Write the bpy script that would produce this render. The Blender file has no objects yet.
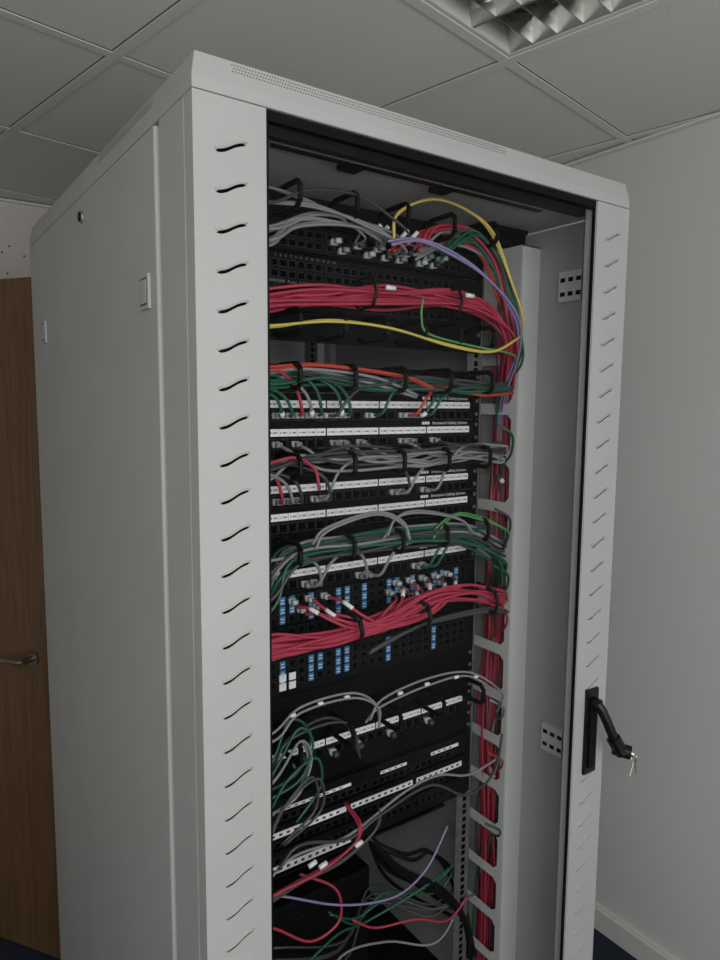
import bpy, bmesh, math, random
from mathutils import Vector, Matrix
random.seed(11)
scene=bpy.context.scene
COL=scene.collection
U=0.04445
# ------------------------------------------------------------ materials
def mat(name,col,rough=.5,metal=0.,noise=None,bump=None,spec=None):
    m=bpy.data.materials.new(name); m.use_nodes=True
    nt=m.node_tree; b=nt.nodes['Principled BSDF']
    b.inputs['Base Color'].default_value=(*col,1); b.inputs['Roughness'].default_value=rough; b.inputs['Metallic'].default_value=metal
    if spec is not None: b.inputs['Specular IOR Level'].default_value=spec
    tc=nt.nodes.new('ShaderNodeTexCoord')
    if noise:
        sc,amt=noise
        n=nt.nodes.new('ShaderNodeTexNoise'); n.inputs['Scale'].default_value=sc; n.inputs['Detail'].default_value=4
        nt.links.new(tc.outputs['Object'],n.inputs['Vector'])
        r=nt.nodes.new('ShaderNodeValToRGB')
        r.color_ramp.elements[0].position=.3; r.color_ramp.elements[1].position=.7
        r.color_ramp.elements[0].color=(*[c*(1-amt) for c in col],1); r.color_ramp.elements[1].color=(*[min(1,c*(1+amt)) for c in col],1)
        nt.links.new(n.outputs['Fac'],r.inputs['Fac']); nt.links.new(r.outputs['Color'],b.inputs['Base Color'])
    if bump:
        sc,st=bump
        n2=nt.nodes.new('ShaderNodeTexNoise'); n2.inputs['Scale'].default_value=sc; n2.inputs['Detail'].default_value=3
        nt.links.new(tc.outputs['Object'],n2.inputs['Vector'])
        bp=nt.nodes.new('ShaderNodeBump'); bp.inputs['Strength'].default_value=st; bp.inputs['Distance'].default_value=.001
        nt.links.new(n2.outputs['Fac'],bp.inputs['Height']); nt.links.new(bp.outputs['Normal'],b.inputs['Normal'])
    return m
M_cab=mat('cabinet_grey_powdercoat',(.44,.445,.435),.5,0,(6,.03),(900,.4),.3)
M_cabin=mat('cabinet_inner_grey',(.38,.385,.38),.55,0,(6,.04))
M_tray=mat('cable_tray_white',(.62,.625,.61),.5,0,(8,.03))
M_blk=mat('black_painted_steel',(.0045,.0045,.005),.55,0,(30,.3),None,.08)
M_blk2=mat('black_plastic',(.005,.005,.0055),.5,0,None,None,.12)
M_port=mat('port_void',(.0015,.0015,.0015),.8,0,None,None,.03)
M_portedge=mat('port_frame',(.020,.020,.021),.5,0,None,None,.2)
M_zinc=mat('zinc_rail',(.22,.22,.22),.4,.6,(60,.2))
M_lab=mat('white_label_paper',(.78,.78,.77),.6)
M_ink=mat('label_ink',(.04,.04,.05),.7)
M_blue=mat('blue_label',(.05,.18,.38),.5)
M_red=mat('cable_red',(.40,.034,.068),.42)
M_red2=mat('cable_orange_red',(.44,.05,.03),.42)
M_grey=mat('cable_grey',(.23,.23,.24),.45)
M_dgrey=mat('cable_dark_grey',(.05,.05,.054),.42)
M_grn=mat('cable_green',(.014,.095,.052),.42)
M_lgrn=mat('cable_light_green',(.08,.26,.08),.4)
M_yel=mat('cable_yellow',(.60,.49,.11),.4)
M_pur=mat('cable_purple',(.25,.20,.38),.4)
M_blkc=mat('cable_black',(.006,.006,.006),.4,0,None,None,.2)
M_boot=mat('clear_plug',(.46,.50,.50),.2)
M_wall=mat('wall_paint',(.70,.70,.685),.85,0,(1.6,.035),(60,.12))
M_wallb=mat('wall_paint_cream',(.72,.69,.63),.85,0,(1.6,.04))
M_trim=mat('trim_white',(.72,.71,.68),.5)
M_tbar=mat('ceiling_tbar_white',(.80,.79,.77),.5)
M_gap=mat('shadow_gap',(.10,.10,.10),.9)
M_chrome=mat('louvre_aluminium',(.55,.55,.53),.22,1.)
M_steel=mat('key_steel',(.6,.58,.52),.3,1.)
M_hand=mat('handle_brushed',(.30,.28,.25),.4,1.)
M_rub=mat('handle_black',(.005,.005,.006),.35,0,None,None,.3)
M_tile=mat('ceiling_tile_mineral',(.79,.785,.765),.95,0,(220,.07),(400,.4))
M_carpet=mat('carpet_blue',(.012,.018,.034),1.,0,(160,.5),(300,.8))
M_wood=mat('door_wood',(.19,.085,.032),.45)
nt=M_wood.node_tree; b=nt.nodes['Principled BSDF']; tc=nt.nodes.new('ShaderNodeTexCoord'); mp=nt.nodes.new('ShaderNodeMapping'); mp.inputs['Scale'].default_value=(28,28,1.3)
n=nt.nodes.new('ShaderNodeTexNoise'); n.inputs['Scale'].default_value=3.5; n.inputs['Detail'].default_value=7; n.inputs['Distortion'].default_value=.6
r=nt.nodes.new('ShaderNodeValToRGB'); r.color_ramp.elements[0].position=.3; r.color_ramp.elements[1].position=.72
r.color_ramp.elements[0].color=(.105,.055,.024,1); r.color_ramp.elements[1].color=(.18,.098,.046,1)
nt.links.new(tc.outputs['Object'],mp.inputs[0]); nt.links.new(mp.outputs[0],n.inputs['Vector']); nt.links.new(n.outputs['Fac'],r.inputs[0]); nt.links.new(r.outputs[0],b.inputs['Base Color'])
M_perf=mat('perforated_steel',(.33,.33,.32),.5)
nt=M_perf.node_tree; b=nt.nodes['Principled BSDF']; tc=nt.nodes.new('ShaderNodeTexCoord')
v=nt.nodes.new('ShaderNodeTexVoronoi'); v.inputs['Scale'].default_value=90; v.inputs['Randomness'].default_value=0
r=nt.nodes.new('ShaderNodeValToRGB'); r.color_ramp.interpolation='CONSTANT'; r.color_ramp.elements[0].color=(.12,.12,.12,1); r.color_ramp.elements[1].position=.30; r.color_ramp.elements[1].color=(.80,.80,.78,1)
nt.links.new(tc.outputs['Object'],v.inputs['Vector']); nt.links.new(v.outputs['Distance'],r.inputs[0]); nt.links.new(r.outputs[0],b.inputs['Base Color'])
M_glass=bpy.data.materials.new('door_glass'); M_glass.use_nodes=True; nt=M_glass.node_tree; nt.nodes.clear()
o=nt.nodes.new('ShaderNodeOutputMaterial'); t=nt.nodes.new('ShaderNodeBsdfTransparent'); t.inputs[0].default_value=(.97,.98,.98,1)
g=nt.nodes.new('ShaderNodeBsdfGlossy'); g.inputs['Roughness'].default_value=.02
mx=nt.nodes.new('ShaderNodeMixShader'); mx.inputs[0].default_value=.012; nt.links.new(t.outputs[0],mx.inputs[1]); nt.links.new(g.outputs[0],mx.inputs[2]); nt.links.new(mx.outputs[0],o.inputs[0])

# ------------------------------------------------------------ mesh helpers
class MB:
    def __init__(s): s.v=[];s.f=[];s.mi=[];s.mats=[]
    def m(s,mt):
        if mt not in s.mats: s.mats.append(mt)
        return s.mats.index(mt)
    def add(s,vs,fs,mt):
        k=len(s.v); s.v+=[tuple(v) for v in vs]; i=s.m(mt)
        for f in fs: s.f.append([k+a for a in f]); s.mi.append(i)
    def box(s,x0,x1,y0,y1,z0,z1,mt,M=None):
        vs=[(x,y,z) for z in (z0,z1) for y in (y0,y1) for x in (x0,x1)]
        if M is not None: vs=[tuple(M@Vector(v)) for v in vs]
        s.add(vs,[(0,2,3,1),(4,5,7,6),(0,1,5,4),(2,6,7,3),(0,4,6,2),(1,3,7,5)],mt)
    def cyl(s,p,q,r,mt,n=14,r2=None):
        p=Vector(p);q=Vector(q);d=(q-p).normalized(); a=d.orthogonal().normalized(); c=d.cross(a); r2=r if r2 is None else r2
        vs=[];
        for i in range(n):
            t=2*math.pi*i/n; e=a*math.cos(t)+c*math.sin(t); vs.append(p+e*r)
        for i in range(n):
            t=2*math.pi*i/n; e=a*math.cos(t)+c*math.sin(t); vs.append(q+e*r2)
        fs=[(i,(i+1)%n,n+(i+1)%n,n+i) for i in range(n)]+[tuple(range(n-1,-1,-1)),tuple(range(n,2*n))]
        s.add(vs,fs,mt)
    def prism(s,poly,axis,a,b_,mt):
        def P(u,w,t):
            return (t,u,w) if axis==0 else ((u,t,w) if axis==1 else (u,w,t))
        n=len(poly); vs=[P(*p,a) for p in poly]+[P(*p,b_) for p in poly]
        fs=[(i,(i+1)%n,n+(i+1)%n,n+i) for i in range(n)]+[tuple(range(n-1,-1,-1)),tuple(range(n,2*n))]
        s.add(vs,fs,mt)
    def tube(s,pts,r,mt,n=8):
        pts=[Vector(p) for p in pts]; k=len(s.v); N=len(pts); i0=s.m(mt)
        t=(pts[1]-pts[0]).normalized(); a=t.orthogonal().normalized()
        for j,p in enumerate(pts):
            t2=(pts[min(j+1,N-1)]-pts[max(j-1,0)]).normalized()
            if t2.length<.5: t2=t
            a=(a-t2*a.dot(t2)); 
            a=a.normalized() if a.length>1e-6 else t2.orthogonal().normalized()
            c=t2.cross(a); t=t2
            for i in range(n):
                w=2*math.pi*i/n; s.v.append(tuple(p+(a*math.cos(w)+c*math.sin(w))*r))
        for j in range(N-1):
            for i in range(n):
                s.f.append([k+j*n+i,k+j*n+(i+1)%n,k+(j+1)*n+(i+1)%n,k+(j+1)*n+i]); s.mi.append(i0)
        s.f.append([k+i for i in range(n-1,-1,-1)]); s.mi.append(i0)
        s.f.append([k+(N-1)*n+i for i in range(n)]); s.mi.append(i0)
    def obj(s,name,parent=None,bevel=0,smooth=False):
        me=bpy.data.meshes.new(name); me.from_pydata(s.v,[],s.f)
        for m in s.mats: me.materials.append(m)
        me.polygons.foreach_set('material_index',s.mi)
        if smooth: me.polygons.foreach_set('use_smooth',[True]*len(s.f))
        me.update()
        bm=bmesh.new(); bm.from_mesh(me); bmesh.ops.recalc_face_normals(bm,faces=bm.faces); bm.to_mesh(me); bm.free()
        o=bpy.data.objects.new(name,me); COL.objects.link(o)
        if parent: o.parent=parent
        if bevel:
            md=o.modifiers.new('bevel','BEVEL'); md.width=bevel; md.segments=2; md.limit_method='ANGLE'
        return o
def empty(name,loc=(0,0,0)):
    e=bpy.data.objects.new(name,None); e.empty_display_size=.1; e.location=loc; COL.objects.link(e); return e
def catmull(P,n=7):
    P=[Vector(p) for p in P]; Q=[2*P[0]-P[1]]+P+[2*P[-1]-P[-2]]; out=[]
    for i in range(1,len(Q)-2):
        a,b,c,d=Q[i-1],Q[i],Q[i+1],Q[i+2]
        for k in range(n):
            t=k/n
            out.append(.5*((2*b)+(c-a)*t+(2*a-5*b+4*c-d)*t*t+(3*b-a-3*c+d)*t**3))
    out.append(P[-1]); return out
def sheet_with_holes(name,outer,holes,thick,mt,parent,xf):
    c=bpy.data.curves.new(name,'CURVE'); c.dimensions='2D'; c.fill_mode='BOTH'; c.extrude=thick/2
    for pl in [outer]+holes:
        sp=c.splines.new('POLY'); sp.points.add(len(pl)-1)
        for i,p in enumerate(pl): sp.points[i].co=(p[0],p[1],0,1)
        sp.use_cyclic_u=True
    ob=bpy.data.objects.new('tmp',c); COL.objects.link(ob)
    bpy.context.view_layer.update()
    me=bpy.data.meshes.new_from_object(ob.evaluated_get(bpy.context.evaluated_depsgraph_get()))
    bpy.data.objects.remove(ob); me.transform(xf); me.name=name
    me.materials.clear(); me.materials.append(mt)
    o=bpy.data.objects.new(name,me); COL.objects.link(o)
    if parent: o.parent=parent
    return o

# ------------------------------------------------------------ room
X0,X1,Y0,Y1,HC=-1.6,1.50,-2.4,2.17,2.40
w=MB(); w.box(X1,X1+.1,Y0-.1,Y1+.1,0,HC+.1,M_wall); w.obj('wall_right')
w=MB(); w.box(X0-.1,X0,Y0-.1,Y1+.1,0,HC+.1,M_wall); w.obj('wall_left')
w=MB(); w.box(X0,X1,Y0-.1,Y0,0,HC+.1,M_wall); w.obj('wall_front')
w=MB(); w.box(X0,X1,Y1,Y1+.1,0,HC+.1,M_wallb)
for (hx,hz) in [(.10,2.22),(.115,2.205),(.14,2.23),(.19,2.2),(.13,2.13)]: w.cyl((hx,Y1-.0005,hz),(hx,Y1+.004,hz),.004,M_gap,8)
w.obj('wall_back')
w=MB(); w.box(X0-.1,X1+.1,Y0-.1,Y1+.1,-.05,0,M_carpet); w.obj('floor')
w=MB(); w.box(X1-.018,X1,Y0,Y1,0,.07,M_trim); w.box(X1-.010,X1,Y0,Y1,.07,.078,M_trim); w.obj('baseboard_right',bevel=.002)
w=MB(); w.box(X0,X1-.02,Y1-.016,Y1,0,.07,M_trim); w.obj('baseboard_back',bevel=.002)
w=MB()
wx0,wx1,wz0,wz1=-1.3,.7,.95,2.15
w.box(wx0-.05,wx1+.05,Y0,Y0+.03,wz0-.05,wz0,M_trim); w.box(wx0-.05,wx1+.05,Y0,Y0+.03,wz1,wz1+.05,M_trim)
for x in (wx0-.05,-.325,wx1): w.box(x,x+.05,Y0,Y0+.03,wz0,wz1,M_trim)
w.obj('added_window_frame')  # unseen frame added behind the camera to go with the fill light
PSI=.189; NX,NY=.865,.365
d1=Vector((math.cos(PSI),math.sin(PSI))); d2=Vector((-math.sin(PSI),math.cos(PSI))); N0=Vector((NX,NY))
hole=[N0+d1*a+d2*b_ for a,b_ in [(-.588,-.588),(-.012,-.588),(-.012,-.012),(-.588,-.012)]]
o=sheet_with_holes('ceiling',[(X0,Y0),(X1,Y0),(X1,Y1),(X0,Y1)],[hole],.012,M_tile,None,Matrix.Translation((0,0,HC+.006)))
def clip(p,d):
    t0,t1=-10,10
    for k,(lo,hi) in enumerate([(X0+.001,X1-.001),(Y0+.001,Y1-.001)]):
        if abs(d[k])<1e-9: continue
        a=(lo-p[k])/d[k]; b2=(hi-p[k])/d[k]
        if a>b2:a,b2=b2,a
        t0=max(t0,a);t1=min(t1,b2)
    return t0,t1
w=MB()
for fam,(d,nrm) in enumerate([(d1,d2),(d2,d1)]):
    for i in range(-9,9):
        p=N0+nrm*(.6*i); t0,t1=clip(p,d)
        if t1-t0<.05: continue
        ang=math.atan2(d.y,d.x)
        Mx=Matrix.Translation((p.x,p.y,0))@Matrix.Rotation(ang,4,'Z')
        zz=HC-.0035-.0004*fam
        w.box(t0,t1,-.012,.012,zz,HC-.0005,M_tbar,Mx)
        w.box(t0,t1,-.0145,.0145,HC-.0012,HC-.0002,M_gap,Mx)
w.obj('trim_ceiling_grid')
w=MB(); w.box(X1-.02,X1,Y0,Y1,HC-.012,HC-.005,M_tbar); w.box(X0,X1-.02,Y1-.02,Y1,HC-.012,HC-.005,M_tbar); w.obj('trim_wall_angle')
E=empty('ceiling_louvre_light',(NX,NY,HC)); E.rotation_euler=(0,0,PSI)
w=MB()
w.box(-.588,-.578,-.588,-.012,-.002,.09,M_trim); w.box(-.022,-.012,-.588,-.012,-.002,.09,M_trim)
w.box(-.578,-.022,-.588,-.578,-.002,.09,M_trim); w.box(-.578,-.022,-.022,-.012,-.002,.09,M_trim)
w.box(-.588,-.012,-.588,-.012,.09,.095,M_trim)
w.obj('housing',E)
w=MB()
nx=4; s0=-.578; sw_=.556
for i in range(nx+1):
    x=s0+i*(sw_/nx)
    w.prism([(x-.003,-.0),(x+.003,0),(x+.012,.025),(x+.026,.05),(x-.026,.05),(x-.012,.025)] if 0<i<nx else ([(x,0),(x+.004,0),(x+.024,.05),(x,.05)] if i==0 else [(x-.004,0),(x,0),(x,.05),(x-.024,.05)]),1,s0,s0+sw_,M_chrome)
for j in range(1,10):
    y=s0+j*(sw_/10)
    w.prism([(y-.001,0),(y+.001,0),(y+.003,.02),(y+.007,.042),(y-.007,.042),(y-.003,.02)],0,s0,s0+sw_,M_chrome)
w.obj('louvre',E)
w=MB()
for i in range(nx):
    x=s0+(i+.5)*(sw_/nx); w.cyl((x,-.568,.07),(x,-.032,.07),.0125,M_lab,12)
w.obj('tubes',E,smooth=True)

DR=empty('door_1',(.10,1.295,0)); DR.rotation_euler=(0,0,math.atan2(.826,-.563))
w=MB(); w.box(0,.84,0,.044,.008,1.985,M_wood); w.obj('leaf',DR,bevel=.002)
w=MB(); w.cyl((.065,.044,.93),(.065,.052,.93),.020,M_hand,20); w.cyl((.065,.05,.93),(.065,.09,.93),.009,M_hand,12)
w.tube(catmull([(.065,.086,.93),(.08,.092,.93),(.11,.093,.93),(.150,.089,.928)]),.0075,M_hand,10)
w.obj('lever_handle',DR,smooth=False)
w=MB()
for z in (.25,1.,1.75): w.cyl((.845,.04,z-.05),(.845,.04,z+.05),.007,M_steel,10)
w.obj('hinges',DR)
w=MB(); 
w.box(-.45,-.39,Y1-.02,Y1,0,2.06,M_trim); w.box(.46,.52,Y1-.02,Y1,0,2.06,M_trim); w.box(-.39,.46,Y1-.02,Y1,2.0,2.06,M_trim)
w.obj('trim_door_frame',bevel=.003)

# ------------------------------------------------------------ cabinet
CAB=empty('server_cabinet')
W,D,H=.8,.97,2.0; SW=.0903
def slot(cx,cz,wd=.038,rise=.0130,t=.0040):
    up=[];dn=[]
    for i in range(13):
        u=i/12; x=cx+(u-.5)*wd
        z=cz+rise*(math.tanh((u-.5)*3.2)/math.tanh(1.6))*.5
        th=t*math.sqrt(max(0,1-(2*u-1)**4))+.0003
        up.append((x,z+th*.5)); dn.append((x,z-th*.5))
    return up+dn[::-1]
XF=Matrix.Rotation(math.pi/2,4,'X')
SZ=[H-.0543-k*.0446 for k in range(42)]
for nm,xa in (('door_stile_left',0),('door_stile_right',W-SW)):
    cx=xa+SW/2
    o=sheet_with_holes(nm,[(xa+.0015,.06),(xa+SW,.06),(xa+SW,H-.001),(xa+.0015,H-.001)],[slot(cx,z) for z in SZ if z>.09],.0015,M_cab,CAB,XF)
    o.location.y=.00075
for nm,xa in (('louvre_lips_left',0),('louvre_lips_right',W-SW)):
    w=MB(); cx=xa+SW/2
    for z in SZ:
        if z<.09: continue
        pts=[(cx+(u-.5)*.040,-.0003,z+.0028+.0130*.5*math.tanh((u-.5)*3.2)/math.tanh(1.6)) for u in [i/8 for i in range(9)]]
        w.tube(pts,.0013,M_cab,6)
    w.obj(nm,CAB,smooth=True)
w=MB()
w.box(0,.0015,0,.024,.06,H-.001,M_cab); w.box(W-.0015,W,0,.024,.06,H-.001,M_cab)
w.box(SW-.0015,SW,.0015,.022,.10,H-.002,M_blk); w.box(W-SW,W-SW+.0015,.0015,.022,.10,H-.002,M_cabin)
w.box(SW,W-SW,0,.02,.06,.13,M_cab)
w.obj('door_frame',CAB)
w=MB(); w.box(.004,SW-.002,.012,.016,.07,H-.006,M_blk2); w.obj('slot_dark_backing_left',CAB)  # black sheet standing in for the shade seen through the left slots
w=MB(); w.box(W-SW+.004,W-.004,.004,.008,.07,H-.006,M_cabin); w.obj('stile_backing_right',CAB)
w=MB(); w.add([(SW,.006,.125),(W-SW,.006,.125),(W-SW,.006,H-.012),(SW,.006,H-.012)],[(0,1,2,3)],M_glass); w.obj('glass_pane',CAB)
w=MB(); w.box(SW,W-SW,.002,.013,H-.013,H-.001,M_blk2); w.box(SW,SW+.004,.002,.006,.13,H-.013,M_blk2); w.box(W-SW-.004,W-SW,.002,.006,.13,H-.013,M_blk2); w.obj('gasket',CAB)
w=MB()
w.box(.0,.03,.026,.110,.02,H,M_cab); w.box(W-.03,W,.026,.06,.02,H,M_cab)
w.box(0,.03,D-.04,D,.02,H,M_cab); w.box(W-.03,W,D-.04,D,.02,H,M_cab)
w.box(.0,W,.03,D,0.0,.06,M_cab)
w.obj('posts',CAB,bevel=.002)
w=MB()
za,zb,ins=H+.0005,H+.0425,.006
def ring(i,z): return [(0+i,0+i,z),(W-i,0+i,z),(W-i,D-i,z),(0+i,D-i,z)]
vs=ring(.0,za)+ring(0,za+.014)+ring(ins,zb)+ring(.12,zb+.002)
fs=[(0,1,2,3)]+[(k*4+i,k*4+(i+1)%4,k*4+4+(i+1)%4,k*4+4+i) for k in range(3) for i in range(4)]+[(12,13,14,15)]
w.add(vs,fs,M_cab); w.obj('roof',CAB,bevel=.0015)
w=MB()
sl=(Vector((0,ins,zb))-Vector((0,0,za+.014)))
for i in range(120):
    for j in range(3):
        x=.05+i*.0037+(j%2)*.00185; p=Vector((x,0,za+.014))+sl*(.55+j*.14)
        nrm=Vector((0,-sl.z,sl.y)).normalized(); w.cyl(p-nrm*.0003,p+nrm*.0003,.00095,M_gap,6)
sl2=(Vector((ins,0,zb))-Vector((0,0,za+.014)))
for i in range(70):
    for j in range(3):
        y=.14+i*.0037+(j%2)*.00185; p=Vector((0,y,za+.014))+sl2*(.42+j*.18)
        nrm=Vector((-sl2.z,0,sl2.x)).normalized(); w.cyl(p-nrm*.0003,p+nrm*.0003,.00095,M_gap,6)
w.obj('roof_perforations',CAB)
w=MB(); w.box(-.004,.010,.116,D-.038,.05,H-.004,M_cab); w.obj('side_panel_left',CAB,bevel=.003)
w=MB(); w.box(W-.010,W+.004,.062,D-.038,.05,H-.004,M_cabin); w.obj('side_panel_right',CAB,bevel=.003)
w=MB()
w.cyl((-.004,.482,1.962),(-.007,.482,1.962),.011,M_steel,20); w.cyl((-.007,.482,1.962),(-.0085,.482,1.962),.008,M_blk2,16)
for (y,z) in ((.160,1.80),(.819,1.80)):
    w.box(-.0075,-.004,y-.018,y+.018,z-.022,z+.022,M_cab); w.box(-.0078,-.0074,y-.0135,y+.0135,z-.0175,z+.0175,M_gap); w.box(-.0085,-.0076,y-.0115,y+.0105,z-.0150,z+.0150,M_cab)
w.obj('side_panel_latches',CAB)
w=MB(); w.box(.03,W-.03,D-.01,D-.006,.06,H-.01,M_perf); w.box(.50,.515,D-.03,D-.01,.06,H-.02,M_cabin); w.obj('rear_perforated_door',CAB)
w=MB()
w.box(.035,W-.012,.03,.05,H-.018,H-.001,M_cabin)
w.box(.14,.66,.060,.085,H-.010,H-.0005,M_blk2)
w.box(.10,.70,.015,.029,H-.024,H-.001,M_blk2)
for x in (.25,.42): w.box(x,x+.03,.06,.095,H-.016,H-.008,M_blk2)
w.box(.645,.765,.20,.255,H-.012,H-.004,M_blk2)
for i in range(30): w.box(.648+i*.0039,.6495+i*.0039,.203,.25,H-.030,H-.012,M_blk2)
w.obj('roof_inner_fittings',CAB)
def rail(x0,x1,y,fl,nm,mt=M_zinc,dp=.03):
    w=MB(); w.box(x0,x1,y,y+.002,.06,H-.03,mt); w.box(*( (x1-.002,x1) if fl>0 else (x0,x0+.002)),y+.002,y+dp,.06,H-.03,mt)
    z=H-.05; xc=(x0+x1)/2+.003*fl
    while z>.1:
        for dz in (.0063,.0222,.0381): w.box(xc-.0048,xc+.0048,y-.0003,y+.0001,z-dz-.0048,z-dz+.0048,M_port)
        z-=U
    z=H-.06; xx=(x1+.0001 if fl>0 else x0-.0001)
    while z>.1:
        w.box(xx-.0003,xx+.0003,y+.010,y+.020,z-.012,z,M_port); z-=.022
    w.obj(nm,CAB)
rail(.612,.650,.200,1,'rail_front_right',dp=.022); rail(.150,.188,.200,-1,'rail_front_left')
rail(.612,.650,.80,1,'rail_rear_right',dp=.05); rail(.150,.188,.80,-1,'rail_rear_left',dp=.05)
w=MB()
for z in (1.88,.985,.15):
    for y0,y1 in ((.072,.13),):
        w.box(W-.022,W-.011,y0,y1,z-.028,z+.028,M_tray)
        for k in range(3):
            for zz in (-.014,.012): w.box(W-.0225,W-.0218,y0+.007+k*.018,y0+.018+k*.018,z+zz-.004,z+zz+.004,M_port)
w.box(W-.022,W-.012,.075,.078,.1,H-.03,M_cabin)
for z in (1.935,.15):
    w.box(.665,W-.012,.345,.36,z-.02,z+.02,M_cabin)
w.obj('depth_brackets',CAB)
# tray ladder plate facing the equipment
plz=[]; k=2
while 1.648+.1*k-.09>.10:
    zz0=1.648+.1*k-.089; zz1=zz0+.078; ya,yb,r=.204,.300,.010
    plz.append([(ya+r,zz0),(yb-r,zz0),(yb,zz0+r),(yb,zz1-r),(yb-r,zz1),(ya+r,zz1),(ya,zz1-r),(ya,zz0+r)]); k-=1
XFy=Matrix(((0,0,1,0),(1,0,0,0),(0,1,0,0),(0,0,0,1)))
o=sheet_with_holes('cable_tray_plate',[(.190,.08),(.335,.08),(.335,1.965),(.190,1.965)],plz,.0016,M_tray,CAB,XFy); o.location.x=.740
w=MB(); w.box(.740,.790,.188,.190,.08,1.965,M_tray); w.box(.788,.790,.190,.335,.08,1.965,M_tray); w.box(.740,.790,.188,.335,1.963,1.965,M_tray)
w.obj('cable_tray_front',CAB)
HD=empty('swing_handle'); HD.parent=CAB
w=MB(); w.box(.737,.772,-.006,0,.973,1.137,M_rub); w.box(.745,.764,-.010,-.006,.985,1.120,M_blk2); w.obj('escutcheon',HD,bevel=.002)
w=MB()
w.cyl((.755,-.008,1.112),(.755,-.020,1.112),.010,M_rub,16)
w.tube(catmull([(.755,-.014,1.112),(.761,-.022,1.098),(.770,-.033,1.068),(.777,-.040,1.045)]),.0092,M_rub,10)
w.tube(catmull([(.775,-.038,1.050),(.782,-.044,1.034),(.788,-.050,1.022)]),.0130,M_rub,12)
w.cyl((.778,-.036,1.030),(.797,-.060,1.024),.0125,M_rub,18)
w.obj('lever',HD,smooth=False)
w=MB()
w.cyl((.797,-.060,1.024),(.800,-.065,1.022),.006,M_steel,12)
kr=[Vector((.800,-.066+.006*math.cos(t),1.016+.007*math.sin(t))) for t in [i*2*math.pi/14 for i in range(15)]]
w.tube(kr,.0009,M_steel,6)
for dx,an in ((-.002,.30),(.003,-.2)):
    Mk=Matrix.Translation((.800+dx,-.066,1.011))@Matrix.Rotation(an,4,'Y')@Matrix.Rotation(.6,4,'Z')
    w.box(-.006,.006,-.0008,.0008,-.013,0,M_steel,Mk); w.box(-.002,.002,-.0008,.0008,-.028,-.013,M_steel,Mk)
w.obj('keys',HD)

# ------------------------------------------------------------ rack equipment
PX0,PX1,RY=.159,.641,.198
def ears(w,zt,n=1):
    for x in (PX0+.008,PX1-.008):
        for z in (zt-.010,zt-n*U+.010): w.cyl((x,RY-.0025,z),(x,RY-.0048,z),.0035,M_zinc,8)
def text(w_parent,s,x,y,z,size,mt,name='lettering'):
    c=bpy.data.curves.new(name,'FONT'); c.body=s; c.size=size; c.resolution_u=1
    ob=bpy.data.objects.new('tmp',c); COL.objects.link(ob); bpy.context.view_layer.update()
    me=bpy.data.meshes.new_from_object(ob.evaluated_get(bpy.context.evaluated_depsgraph_get())); bpy.data.objects.remove(ob)
    me.transform(Matrix.Translation((x,y,z))@XF); me.materials.clear(); me.materials.append(mt)
    o=bpy.data.objects.new(name,me); COL.objects.link(o); o.parent=w_parent
def patch_panel(zt,letter,ports=24,brand=True):
    E=empty('patch_panel'); 
    w=MB(); w.box(PX0,PX1,RY-.003,RY,zt-U+.0006,zt-.0006,M_blk); w.box(PX0+.02,PX1-.02,RY,RY+.10,zt-U+.003,zt-.003,M_blk)
    w.box(PX0+.02,PX1-.018,RY-.006,RY-.003,zt-.026,zt-.0100,M_blk2); ears(w,zt)
    xs=[]; gw=(.425)/4
    for g in range(4):
        gx=PX0+.030+g*gw
        w.box(gx+.001,gx+gw-.002,RY-.0068,RY-.0058,zt-.0240,zt-.0125,M_lab)
        for k in range(6):
            x=gx+.0095+k*(gw-.003)/6; xs.append(x)
            w.box(x-.0078,x+.0078,RY-.0045,RY-.003,zt-.0435,zt-.0275,M_portedge)
            w.box(x-.0062,x+.0062,RY-.0050,RY-.0044,zt-.0425,zt-.0290,M_port)
            w.box(x-.003,x+.003,RY-.0053,RY-.0049,zt-.0305,zt-.0280,M_portedge)
            for c in range(5):
                if c==1: continue
                xx=x-.0055+c*.0024; w.box(xx,xx+.0015,RY-.0070,RY-.0067,zt-.0198,zt-.0170,M_ink)
            if k: w.box(x-.0089,x-.0086,RY-.0070,RY-.0067,zt-.0240,zt-.0125,M_ink)
    w.obj('panel_body',E)
    if brand:
        w=MB()
        for k in range(3): w.box(PX1-.142+k*.0062,PX1-.1375+k*.0062,RY-.0045,RY-.0032,zt-.0085,zt-.0035,M_lab)
        w.obj('logo',E)
        text(E,"Structured Cabling Systems",PX1-.118,RY-.0036,zt-.0085,.0078,M_lab)
    return xs
def cable_manager(zt,rings=5,name='cable_manager'):
    w=MB(); w.box(PX0,PX1,RY-.002,RY,zt-U+.0006,zt-.0006,M_blk); ears(w,zt)
    for i in range(rings):
        x=PX0+.045+i*(PX1-PX0-.09)/(rings-1)
        z0,z1=zt-U+.005,zt-.004; yf=.118
        pr=[(RY-.002,z1-.006),(RY-.02,z1),(yf+.008,z1),(yf,z1-.008),(yf,z0+.008),(yf+.008,z0),(RY-.02,z0),(RY-.002,z0+.006)]
        for j in range(len(pr)-1):
            (y1,za_),(y2,zb_)=pr[j],pr[j+1]
            w.tube([(x,y1,za_),(x,y2,zb_)],.0042,M_blk2,6)
    w.obj(name)
def blank(zt,n,name='blanking_panel'):
    w=MB(); w.box(PX0,PX1,RY-.002,RY,zt-n*U+.0006,zt-.0006,M_blk)
    for k in range(int(n)): ears(w,zt-k*U)
    w.obj(name)
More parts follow.
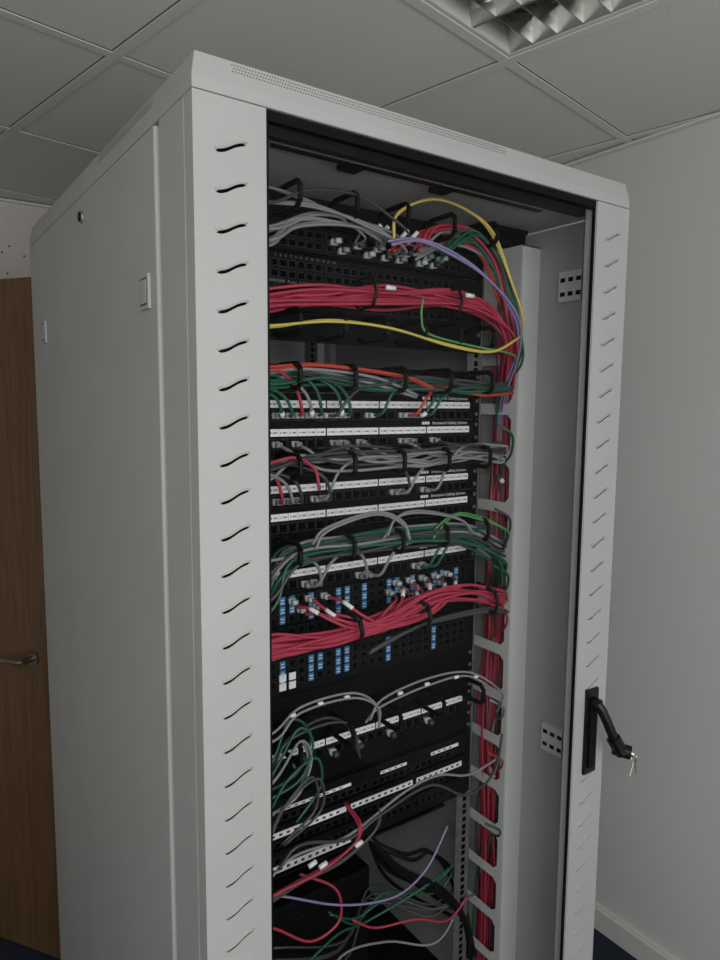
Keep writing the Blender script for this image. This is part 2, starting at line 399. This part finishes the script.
def switch(zt,n,rows,strips=(),name='network_switch',deep=.35):
    E=empty(name); w=MB()
    w.box(PX0,PX1,RY-.003,RY,zt-n*U+.0006,zt-.0006,M_blk); w.box(PX0+.035,PX1-.035,RY,RY+deep,zt-n*U+.003,zt-.003,M_blk)
    w.box(PX0+.022,PX1-.022,RY-.010,RY-.003,zt-n*U+.003,zt-.003,M_blk2)
    for z in rows:
        for k in range(24):
            x=PX0+.04+k*.0155+(k//6)*.006
            w.box(x-.0064,x+.0064,RY-.0108,RY-.0098,z-.0055,z+.0055,M_portedge); w.box(x-.005,x+.005,RY-.0112,RY-.0106,z-.0045,z+.004,M_port)
    for (xa,xb,z,h) in strips:
        w.box(xa,xb,RY-.0118,RY-.0104,z-h/2,z+h/2,M_lab)
        n2=int((xb-xa)/.014)
        for k in range(n2):
            xx=xa+.003+k*.014; w.box(xx,xx+.006,RY-.0121,RY-.0117,z-h*.2,z+h*.2,M_ink)
    w.obj('switch_body',E); return E
cable_manager(1.9745,5)
S=switch(1.930,1,[1.916,1.900],[(.44,.56,1.9265,.0020)],'fibre_patch_panel',.2)
S=switch(1.8855,2,[1.868,1.852,1.828,1.812],[(.56,.60,1.842,.002)])
text(S,"10/100/1000  Ports  1-24    Power over Ethernet",.18,RY-.0105,1.8385,.0075,M_grey)
text(S,"1    3    5    7    9   11   13   15   17   19   21   23",.20,RY-.0105,1.8770,.0055,M_grey)
cable_manager(1.7966,6)
cable_manager(1.7185,5)
X1p=patch_panel(1.674,'A'); patch_panel(1.6295,'B')
cable_manager(1.585,5)
patch_panel(1.5406,'C'); patch_panel(1.4962,'D')
cable_manager(1.4517,5)
patch_panel(1.4030,'E',brand=True)
E=empty('chassis_switch'); w=MB()
zt,zb=1.3585,1.1807
w.box(PX0,PX1,RY-.003,RY,zb+.001,zt-.001,M_blk); w.box(PX0+.035,PX1-.035,RY,RY+.4,zb+.003,zt-.003,M_blk)
for row,(za_,zb_) in enumerate(((1.352,1.306),(1.300,1.275),(1.262,1.190))):
    w.box(PX0+.02,PX1-.02,RY-.008,RY-.003,zb_,za_,M_blk2)
    for k in range(24):
        x=PX0+.034+k*.0178
        nn=3 if row==0 else (1 if row==1 else 4)
        for j in range(nn):
            z=za_-.009-j*.0155
            w.box(x-.0060,x+.0060,RY-.0088,RY-.0078,z-.0055,z+.0055,M_portedge); w.box(x-.0048,x+.0048,RY-.0092,RY-.0086,z-.0045,z+.0045,M_port)
            if (k%3==1 and row==0) or (k%6==2 and row==0 and j<2) or (row==2 and k in (1,4,5,7,8,13,19) and j>0 and (k,j)!=(5,3)) :
                w.box(x-.0048,x+.0048,RY-.0105,RY-.0090,z-.0066,z+.0066,M_blue)
                for q in (-.003,.002): w.box(x-.0032,x+.0030,RY-.0108,RY-.0104,z+q-.0006,z+q+.0006,M_lab)
for k in (1,2): w.box(PX0+.034+k*.0178-.006,PX0+.034+k*.0178+.006,RY-.0108,RY-.0088,1.195,1.207,M_lab); w.box(PX0+.034+k*.0178-.006,PX0+.034+k*.0178+.006,RY-.0108,RY-.0088,1.210,1.222,M_lab)
w.obj('chassis_body',E)
text(E,"Switch 5400",PX0+.05,RY-.009,1.2665,.008,M_lab)
blank(1.1807,1)
cable_manager(1.1400,5)
patch_panel(1.1010,'F',brand=False)
blank(1.0565,1)
switch(1.0120,1,[.978],[(.20,.27,.9925,.005),(.275,.345,.9925,.005),(.41,.47,.9925,.005),(.53,.60,.9925,.006)])
switch(.9675,1,[.932],[(.185,.335,.9500,.010),(.345,.485,.9500,.010),(.495,.61,.9500,.010)])
switch(.9230,1,[.905],[(.185,.345,.8900,.012)])
w=MB(); w.box(.17,.60,.22,.42,.845,.85,M_blk); w.box(.18,.47,.30,.70,.50,.72,M_blk2); w.box(.17,.60,.22,.75,.49,.50,M_blk)
for i in range(14): w.box(.19,.46,.297,.30,.515+i*.014,.521+i*.014,M_blk)
w.box(.20,.60,.225,.6,.30,.47,M_blk2)
w.obj('ups_unit',bevel=.002)

# ------------------------------------------------------------ cables
CB=empty('network_cables')
R=.0026
def bundle(name,specs,parent=None):
    w=MB()
    for pts,n,sp,r,mt in specs:
        for c in range(n):
            ox,oy,oz=[random.gauss(0,1)*sp*.6 for _ in range(3)]
            P=[]
            for i,p in enumerate(pts):
                q=Vector(p)+Vector((ox*.5+random.gauss(0,.25)*sp,oy+random.gauss(0,.36)*sp,oz+random.gauss(0,.36)*sp)); P.append(q)
            w.tube(catmull(P,6),r,mt,7)
    return w
def fin(w,name): 
    o=w.obj(name,CB,smooth=True); return o
def xz(y,l): return [(x,y,z) for x,z in l]
def plug(w,x,z,mt=M_boot,y=RY-.005,out=.024):
    w.box(x-.0052,x+.0052,y-out*.55,y,z-.0045,z+.0045,M_boot); w.box(x-.0042,x+.0042,y-out,y-out*.55,z-.0036,z+.0036,mt)
def drop(w,x,zp,zm,xend,mt,y0=RY-.028,tag=False,yb=.145):
    s=1 if xend>x else -1
    P=[(x,y0+.006,zp),(x+s*.006,y0-.018,zp+(zm-zp)*.15-.004),(x+s*.022,yb,zp+(zm-zp)*.65),(x+s*.06,yb+random.uniform(-.01,.01),zm+random.uniform(-.008,.008))]
    xx=x+s*.06
    while (xend-xx)*s>.09:
        xx+=s*.08; P.append((xx,yb+random.uniform(-.012,.012),zm+random.uniform(-.012,.012)))
    P.append((xend,yb+random.uniform(-.01,.01),zm+random.uniform(-.008,.008)))
    C=catmull(P,6); w.tube(C,R,mt,7)
    if tag: w.tube(C[4:8],R*1.5,M_lab,8)
LX=.10
def into(z,y=.14):
    return [(.705,y+.02,z),(.730,.215,z-.05),(.755,.245,z-.12),(.762,.25,z-.30)]
w=bundle('',[
 (xz(.14,[(LX,1.865),(.171,1.885),(.216,1.916),(.295,1.924),(.360,1.915)])+[(.385,.175,1.905)],6,.009,R,M_grey),
 (xz(.15,[(LX,1.89),(.176,1.905),(.248,1.935),(.329,1.935),(.40,1.922)])+[(.425,.178,1.908)],3,.007,R,M_grey),
 (xz(.13,[(LX,1.93),(.166,1.942),(.244,1.950),(.334,1.934),(.40,1.915)])+[(.41,.178,1.906)],2,.008,.0022,M_grey),
 (xz(.12,[(LX,1.915),(.166,1.93),(.22,1.958),(.30,1.965),(.36,1.945),(.40,1.92)])+[(.41,.178,1.906)],1,.004,.0022,M_dgrey),
 (xz(.15,[(LX,1.97),(.20,1.965),(.27,1.945),(.33,1.925)])+[(.34,.178,1.91)],2,.008,.0018,M_grey)])
fin(w,'grey_cables_top')
w=bundle('',[(xz(.12,[(.375,1.912),(.382,1.952),(.453,1.985),(.531,1.980),(.591,1.951),(.640,1.879),(.675,1.812)])+into(1.77),2,.003,R*.9,M_yel),
 (xz(.115,[(LX,1.762),(.159,1.766),(.256,1.780),(.367,1.776),(.495,1.757),(.589,1.752),(.652,1.774)])+[(.70,.15,1.79)],2,.0025,R*.85,M_yel)])
fin(w,'yellow_cables')
w=bundle('',[(xz(.14,[(.445,1.912),(.474,1.945),(.553,1.957),(.623,1.914),(.664,1.812)])+into(1.75),4,.009,R,M_red),
 (xz(.16,[(.40,1.905),(.44,1.93),(.47,1.945),(.52,1.95),(.60,1.92),(.65,1.85)])+into(1.78),3,.006,R,M_red2)])
fin(w,'orange_cables')
w=bundle('',[(xz(.135,[(.485,1.912),(.53,1.945),(.575,1.948),(.625,1.91),(.657,1.847),(.681,1.786)])+into(1.74),5,.011,R,M_grn),
 (xz(.12,[(.432,1.830),(.430,1.80),(.445,1.774),(.541,1.759),(.640,1.750)])+[(.70,.16,1.74)],1,.003,R*.8,M_lgrn),
 (xz(.16,[(.45,1.905),(.50,1.93),(.55,1.94),(.60,1.93),(.65,1.88)])+[(.69,.2,1.80)]+into(1.74)[1:],4,.010,R,M_grey),
 (xz(.15,[(.47,1.905),(.52,1.935),(.57,1.945),(.62,1.92),(.66,1.85)])+into(1.76),1,.006,R,M_lgrn)])
fin(w,'green_cables_top')
w=bundle('',[(xz(.11,[(.36,1.90),(.41,1.914),(.468,1.905),(.560,1.878),(.640,1.820)])+[(.685,.14,1.76)]+into(1.72)[1:],2,.005,R*.9,M_pur)])
fin(w,'purple_cables')
w=bundle('',[(xz(.150,[(LX,1.795),(.165,1.802),(.262,1.821),(.394,1.833),(.524,1.836),(.622,1.822),(.668,1.775)])+into(1.74)[1:],17,.014,R,M_red)])
for x in (.34,.52):
    w.tube([(x,.128,1.852),(x+.002,.122,1.83),(x,.128,1.808),(x,.168,1.806),(x,.176,1.83),(x,.168,1.854),(x,.128,1.852)],.0028,M_blkc,6)
for x,z in ((.36,1.838),(.53,1.842)): w.tube([(x,.122,z),(x+.018,.122,z)],.0038,M_lab,8)
fin(w,'red_bundle_top')
w=MB()
for i,x in enumerate([.30,.315,.345,.365,.385,.40,.415,.43,.445,.475,.49,.505,.52]):
    plug(w,x,1.908-.012*(i%2),[M_boot,M_grey,M_dgrey][i%3],RY-.010,.026)
for x in (.355,.37,.41,.43,.455): 
    P=Vector((x,.158,1.92)); w.tube([P,P+Vector((.012,-.012,.018))],.0036,M_lab,8)
fin(w,'plugs_top')
w=MB(); zp=1.674-.036
cols=[M_grn,M_grn,M_red,M_grey,M_grn,M_dgrey]
for i,k in enumerate([0,1,2,3,4,5,6,7,10,14,15,16]):
    x=X1p[k]; mt=cols[i%6] if k<10 else random.choice([M_red2,M_grn,M_grn])
    plug(w,x,zp,M_boot); drop(w,x,zp,1.692+random.uniform(-.014,.014),random.choice([LX,LX,.66]) if k<10 else .67,mt,tag=(k%3==0))
zp=1.6295-.036
for k in [0,2,6,7,9,14,15,18]:
    x=X1p[k]; plug(w,x,zp,M_grey); drop(w,x,zp,1.585+random.uniform(-.025,0),random.choice([LX,.66]),random.choice([M_grey,M_dgrey,M_grey]),yb=.15)
fin(w,'patch_leads_a')
w=bundle('',[(xz(.14,[(LX,1.695),(.167,1.684),(.262,1.693),(.367,1.683),(.46,1.69),(.56,1.688),(.66,1.69)]),4,.010,R,M_grn),
 (xz(.135,[(LX,1.700),(.168,1.703),(.245,1.710),(.397,1.700),(.47,1.682)]),2,.004,R,M_red2),
 (xz(.14,[(LX,1.690),(.20,1.70),(.32,1.688),(.45,1.695),(.56,1.69),(.66,1.68)]),3,.010,R,M_dgrey),
 (xz(.135,[(LX,1.69),(.168,1.70),(.245,1.702),(.36,1.69),(.44,1.664)]),2,.006,R,M_grey)])
fin(w,'row_a_bundle')
w=bundle('',[(xz(.14,[(LX,1.545),(.168,1.556),(.210,1.578),(.263,1.570),(.33,1.562),(.42,1.566),(.52,1.57)]),2,.008,R,M_grey),
 (xz(.135,[(.12,1.56),(.210,1.573),(.319,1.580),(.442,1.579),(.556,1.580),(.66,1.57)]),3,.011,R*.9,M_dgrey),
 (xz(.15,[(.12,1.545),(.26,1.555),(.36,1.558),(.50,1.552),(.66,1.56)]),3,.008,R,M_blkc),
 (xz(.13,[(LX,1.560),(.165,1.575),(.20,1.578),(.235,1.560),(.245,1.528)]),1,.003,R,M_red)])
zp=1.5406-.036
for i,k in enumerate([0,1,2,4,5,13,14,17]):
    x=X1p[k]; plug(w,x,zp,M_grey); drop(w,x,zp,1.565+random.uniform(-.014,.014),[LX,LX,LX,.66,LX,.66,LX,.66][i],[M_red,M_grey,M_dgrey,M_grey,M_dgrey,M_grey,M_dgrey,M_grey][i],yb=.145)
fin(w,'row_b_bundle')
w=bundle('',[(xz(.14,[(.12,1.330),(.160,1.372),(.193,1.424),(.301,1.436),(.445,1.436),(.562,1.418),(.640,1.375)])+[(.69,.18,1.33),(.75,.24,1.27)],10,.012,R,M_grn),
 (xz(.14,[(.12,1.34),(.165,1.390),(.21,1.428),(.32,1.43),(.445,1.432),(.56,1.42),(.65,1.39)]),5,.012,R,M_dgrey),
 (xz(.13,[(.12,1.345),(.165,1.395),(.21,1.432),(.32,1.438),(.445,1.436),(.56,1.425),(.65,1.39)]),2,.010,R,M_grey)])
fin(w,'row_c_green_bundle')
w=bundle('',[(xz(.12,[(.225,1.440),(.25,1.465),(.339,1.484),(.40,1.462),(.41,1.435)]),2,.006,R*.85,M_grey),
 (xz(.12,[(.36,1.440),(.39,1.470),(.444,1.475),(.53,1.455),(.56,1.425)]),2,.006,R*.8,M_grey),
 (xz(.13,[(.47,1.43),(.52,1.462),(.58,1.455),(.655,1.425)])+[(.70,.18,1.38)],2,.005,R*.8,M_lgrn)])
for k in [3,4,9,10,16,17]:
    x=X1p[k]; zp=1.403-.036; plug(w,x,zp,M_grey); drop(w,x,zp,1.43,x+random.choice([-.13,.13]),random.choice([M_grn,M_grey]),yb=.14)
fin(w,'row_c_grey_leads')
w=bundle('',[(xz(.125,[(LX,1.288),(.161,1.297),(.258,1.290),(.375,1.300),(.461,1.325),(.556,1.320),(.640,1.292)])+[(.69,.17,1.27),(.75,.24,1.22)],14,.012,R,M_red)])
fx=[.225,.24,.255,.27,.285,.42,.435,.45,.465,.48,.495,.51,.525,.54,.555]
for i,x in enumerate(fx):
    zp=1.343-.0155*(i%2); plug(w,x,zp,M_boot,RY-.009,.020)
    if i<5: P=[(x,RY-.03,zp),(x+.012,.145,zp-.006),(x+.035,.125,1.318),(x+.08,.12,1.300),(x+.16,.12,1.300)]
    else: P=[(x,RY-.03,zp),(x-.012,.145,zp-.008),(x-.035,.125,1.322),(x-.09,.12,1.298),(x-.17,.12,1.290),(x-.30,.125,1.285),(LX,.125,1.288)]
    P=[Vector(p)+Vector((0,random.gauss(0,.003),random.gauss(0,.003))) for p in P]
    C=catmull(P,6); w.tube(C,R,M_red,7)
    if i%2==0: w.tube(C[6:10],R*1.4,M_lab,8)
for x in (.30,.44,.60):
    w.tube([(x,.10,1.32),(x+.003,.096,1.30),(x,.10,1.28),(x,.145,1.278),(x,.15,1.30),(x,.145,1.326),(x,.10,1.32)],.004,M_blkc,6)
fin(w,'row_d_red_bundle')
w=bundle('',[(xz(.115,[(.33,1.255),(.375,1.270),(.43,1.283),(.485,1.286),(.583,1.284),(.65,1.27)]),3,.006,R,M_dgrey),
  (xz(.13,[(LX,1.145),(.166,1.157),(.209,1.185),(.303,1.187),(.354,1.157),(.36,1.12)]),2,.006,R*.8,M_grey),
  (xz(.13,[(.34,1.13),(.37,1.160),(.474,1.168),(.571,1.160),(.653,1.101)])+[(.68,.16,1.05)],2,.006,R*.8,M_grey),
  (xz(.14,[(.16,1.09),(.19,1.14),(.26,1.155),(.31,1.13),(.33,1.075)]),2,.006,R*.85,M_dgrey)])
for k in [2,3,6,9,13,18]:
    x=X1p[k]; zp=1.101-.036; plug(w,x,zp,M_dgrey)
for (x,z) in ((.19,1.182),(.24,1.188),(.29,1.186),(.40,1.166),(.46,1.168),(.53,1.165),(.58,1.155)): w.tube([(x,.127,z),(x+.009,.127,z)],.0032,M_lab,8)
fin(w,'row_e_grey_leads')
w=bundle('',[(xz(.125,[(LX,1.075),(.160,1.099),(.204,1.158),(.236,1.125),(.212,1.074),(.150,1.055)]),2,.008,R*.85,M_grn),
 (xz(.125,[(LX,1.06),(.165,1.09),(.204,1.14),(.225,1.10),(.20,1.05),(.150,1.035)]),2,.008,R*.85,M_grey),
 (xz(.125,[(.15,1.03),(.185,1.08),(.24,1.10),(.25,1.05),(.20,1.01)]),1,.007,R*.85,M_grn),
 (xz(.125,[(.14,1.0),(.175,1.05),(.225,1.08),(.235,1.02),(.17,.985)]),2,.006,R*.85,M_dgrey)])
fin(w,'row_e_green_loops')
w=bundle('',[(xz(.13,[(LX,.885),(.164,.897),(.246,.906),(.315,.922),(.325,.955)])+[(.33,.18,.965)],2,.005,R*.9,M_red),
 (xz(.13,[(.17,.935),(.209,.962),(.300,.938),(.367,.956),(.479,.974),(.567,.925),(.640,.945),(.660,1.02)]),1,.003,R,M_dgrey),
 (xz(.13,[(.14,.90),(.20,.925),(.30,.93),(.42,.965),(.50,.972),(.58,.95),(.66,.96)]),1,.008,R*.9,M_grey),
 (xz(.135,[(.14,.88),(.21,.895),(.29,.90),(.36,.93),(.37,.965)]),2,.006,R*.9,M_dgrey),
 (xz(.15,[(.12,.89),(.175,.880),(.279,.814),(.36,.785),(.430,.775),(.49,.80),(.54,.86)]),1,.004,R*.8,M_pur),
 (xz(.15,[(.12,.86),(.174,.818),(.239,.765),(.289,.774),(.299,.807),(.28,.85),(.22,.89)]),1,.004,R*.9,M_red),
 ([(.397,.2,.870),(.469,.2,.772),(.573,.2,.686),(.640,.2,.600),(.66,.2,.50)],3,.008,.005,M_blkc),
 ([(.38,.25,.860),(.47,.2,.80),(.58,.25,.73),(.640,.23,.66),(.66,.2,.50)],2,.012,.004,M_blkc),
 ([(.42,.3,.870),(.47,.32,.79),(.50,.3,.70),(.58,.3,.62),(.66,.25,.56)],3,.018,.004,M_blkc),
 ([(.36,.22,.70),(.42,.22,.655),(.50,.2,.66),(.58,.2,.62),(.64,.2,.64)],1,.010,R*.9,M_red),
 ([(.24,.20,.66),(.33,.22,.69),(.42,.24,.66),(.52,.22,.70),(.64,.22,.72)],1,.016,R*.9,M_grn),
 ([(.34,.26,.72),(.40,.26,.68),(.47,.25,.70),(.58,.24,.68),(.66,.22,.74)],2,.018,R*.9,M_grn),
 ([(.20,.22,.70),(.36,.24,.62),(.47,.28,.66),(.58,.22,.62),(.66,.2,.66)],4,.018,R*.9,M_dgrey),
 ([(.28,.20,.60),(.36,.22,.64),(.47,.22,.62),(.58,.2,.58),(.66,.2,.66)],1,.014,R*.9,M_grey)])
for (x,z) in ((.22,.925),(.24,.915),(.31,.925)): w.tube([(x,.122,z),(x+.014,.122,z+.004)],.004,M_lab,8)
fin(w,'lower_mixed_cables')
V=[(.756,.245,1.80),(.766,.248,1.62),(.762,.25,1.42),(.766,.248,1.20),(.762,.25,.98),(.766,.248,.75),(.762,.25,.50),(.764,.25,.2)]
w=bundle('',[(V,24,.022,R,M_red),(V,5,.022,R,M_grn),(V,6,.024,R,M_dgrey),(V,2,.022,R,M_pur),(V,2,.022,R,M_red2),(V,3,.022,R,M_grey)])
for k in range(7):
    zc=[1.60,1.44,1.33,1.25,1.06,.95,.80][k]; mt=[M_grn,M_dgrey,M_grn,M_red,M_grey,M_red,M_grn][k]
    w.tube(catmull([(.655,.16,zc+.02),(.685,.15,zc),(.715,.18,zc-.04),(.735,.22,zc-.07),(.755,.245,zc-.14)],6),R,mt,7)
for z in (1.50,1.24,1.15,.86):
    w.tube([(.743,.225,z),(.752,.245,z+.01)],.005,M_lab,8)
fin(w,'vertical_bundle')

# ------------------------------------------------------------ lights
def area(name,loc,rot,size,power,col=(1,1,1),sy=None):
    l=bpy.data.lights.new(name,'AREA'); l.energy=power; l.size=size; l.color=col
    if sy: l.shape='RECTANGLE'; l.size_y=sy
    o=bpy.data.objects.new(name,l); o.location=loc; o.rotation_euler=rot; COL.objects.link(o); return o
area('overhead_fill',(-.55,-1.3,2.33),(0,0,0),.6,4,(1,.97,.93))  # added overhead fill behind the camera, no fitting modelled here
area('front_wall_fill',(-.3,Y0+.05,1.55),(math.radians(90),0,0),2.0,32,(.985,.99,1),1.2)  # added area fill raising ambient light on the ceiling and walls
l=bpy.data.lights.new('phone_flash','POINT'); l.energy=4.4; l.shadow_soft_size=.02; l.color=(1,.985,.96)
o=bpy.data.objects.new('phone_flash',l); o.location=(-.30,-.80,1.73); COL.objects.link(o)
wd=bpy.data.worlds.new('world'); scene.world=wd; wd.use_nodes=True; wd.node_tree.nodes['Background'].inputs[0].default_value=(.5,.5,.5,1); wd.node_tree.nodes['Background'].inputs[1].default_value=.1

# ------------------------------------------------------------ camera
cd=bpy.data.cameras.new('camera'); cam=bpy.data.objects.new('camera',cd); COL.objects.link(cam)
yaw,pit,rol,F=-0.6107,-0.1108,0.0081,689.38
fw=Vector((-math.sin(yaw)*math.cos(pit),math.cos(yaw)*math.cos(pit),math.sin(pit)))
rt=Vector((math.cos(yaw),math.sin(yaw),0)); up=rt.cross(fw)
r2=rt*math.cos(rol)+up*math.sin(rol); u2=-rt*math.sin(rol)+up*math.cos(rol)
Mx=Matrix((( r2.x,u2.x,-fw.x,-.3026),(r2.y,u2.y,-fw.y,-.7584),(r2.z,u2.z,-fw.z,1.6579),(0,0,0,1)))
cam.matrix_world=Mx
cd.sensor_fit='VERTICAL'; cd.sensor_height=36; cd.lens=36*F/960; cd.clip_start=.02
scene.camera=cam
scene.view_settings.view_transform='Standard'
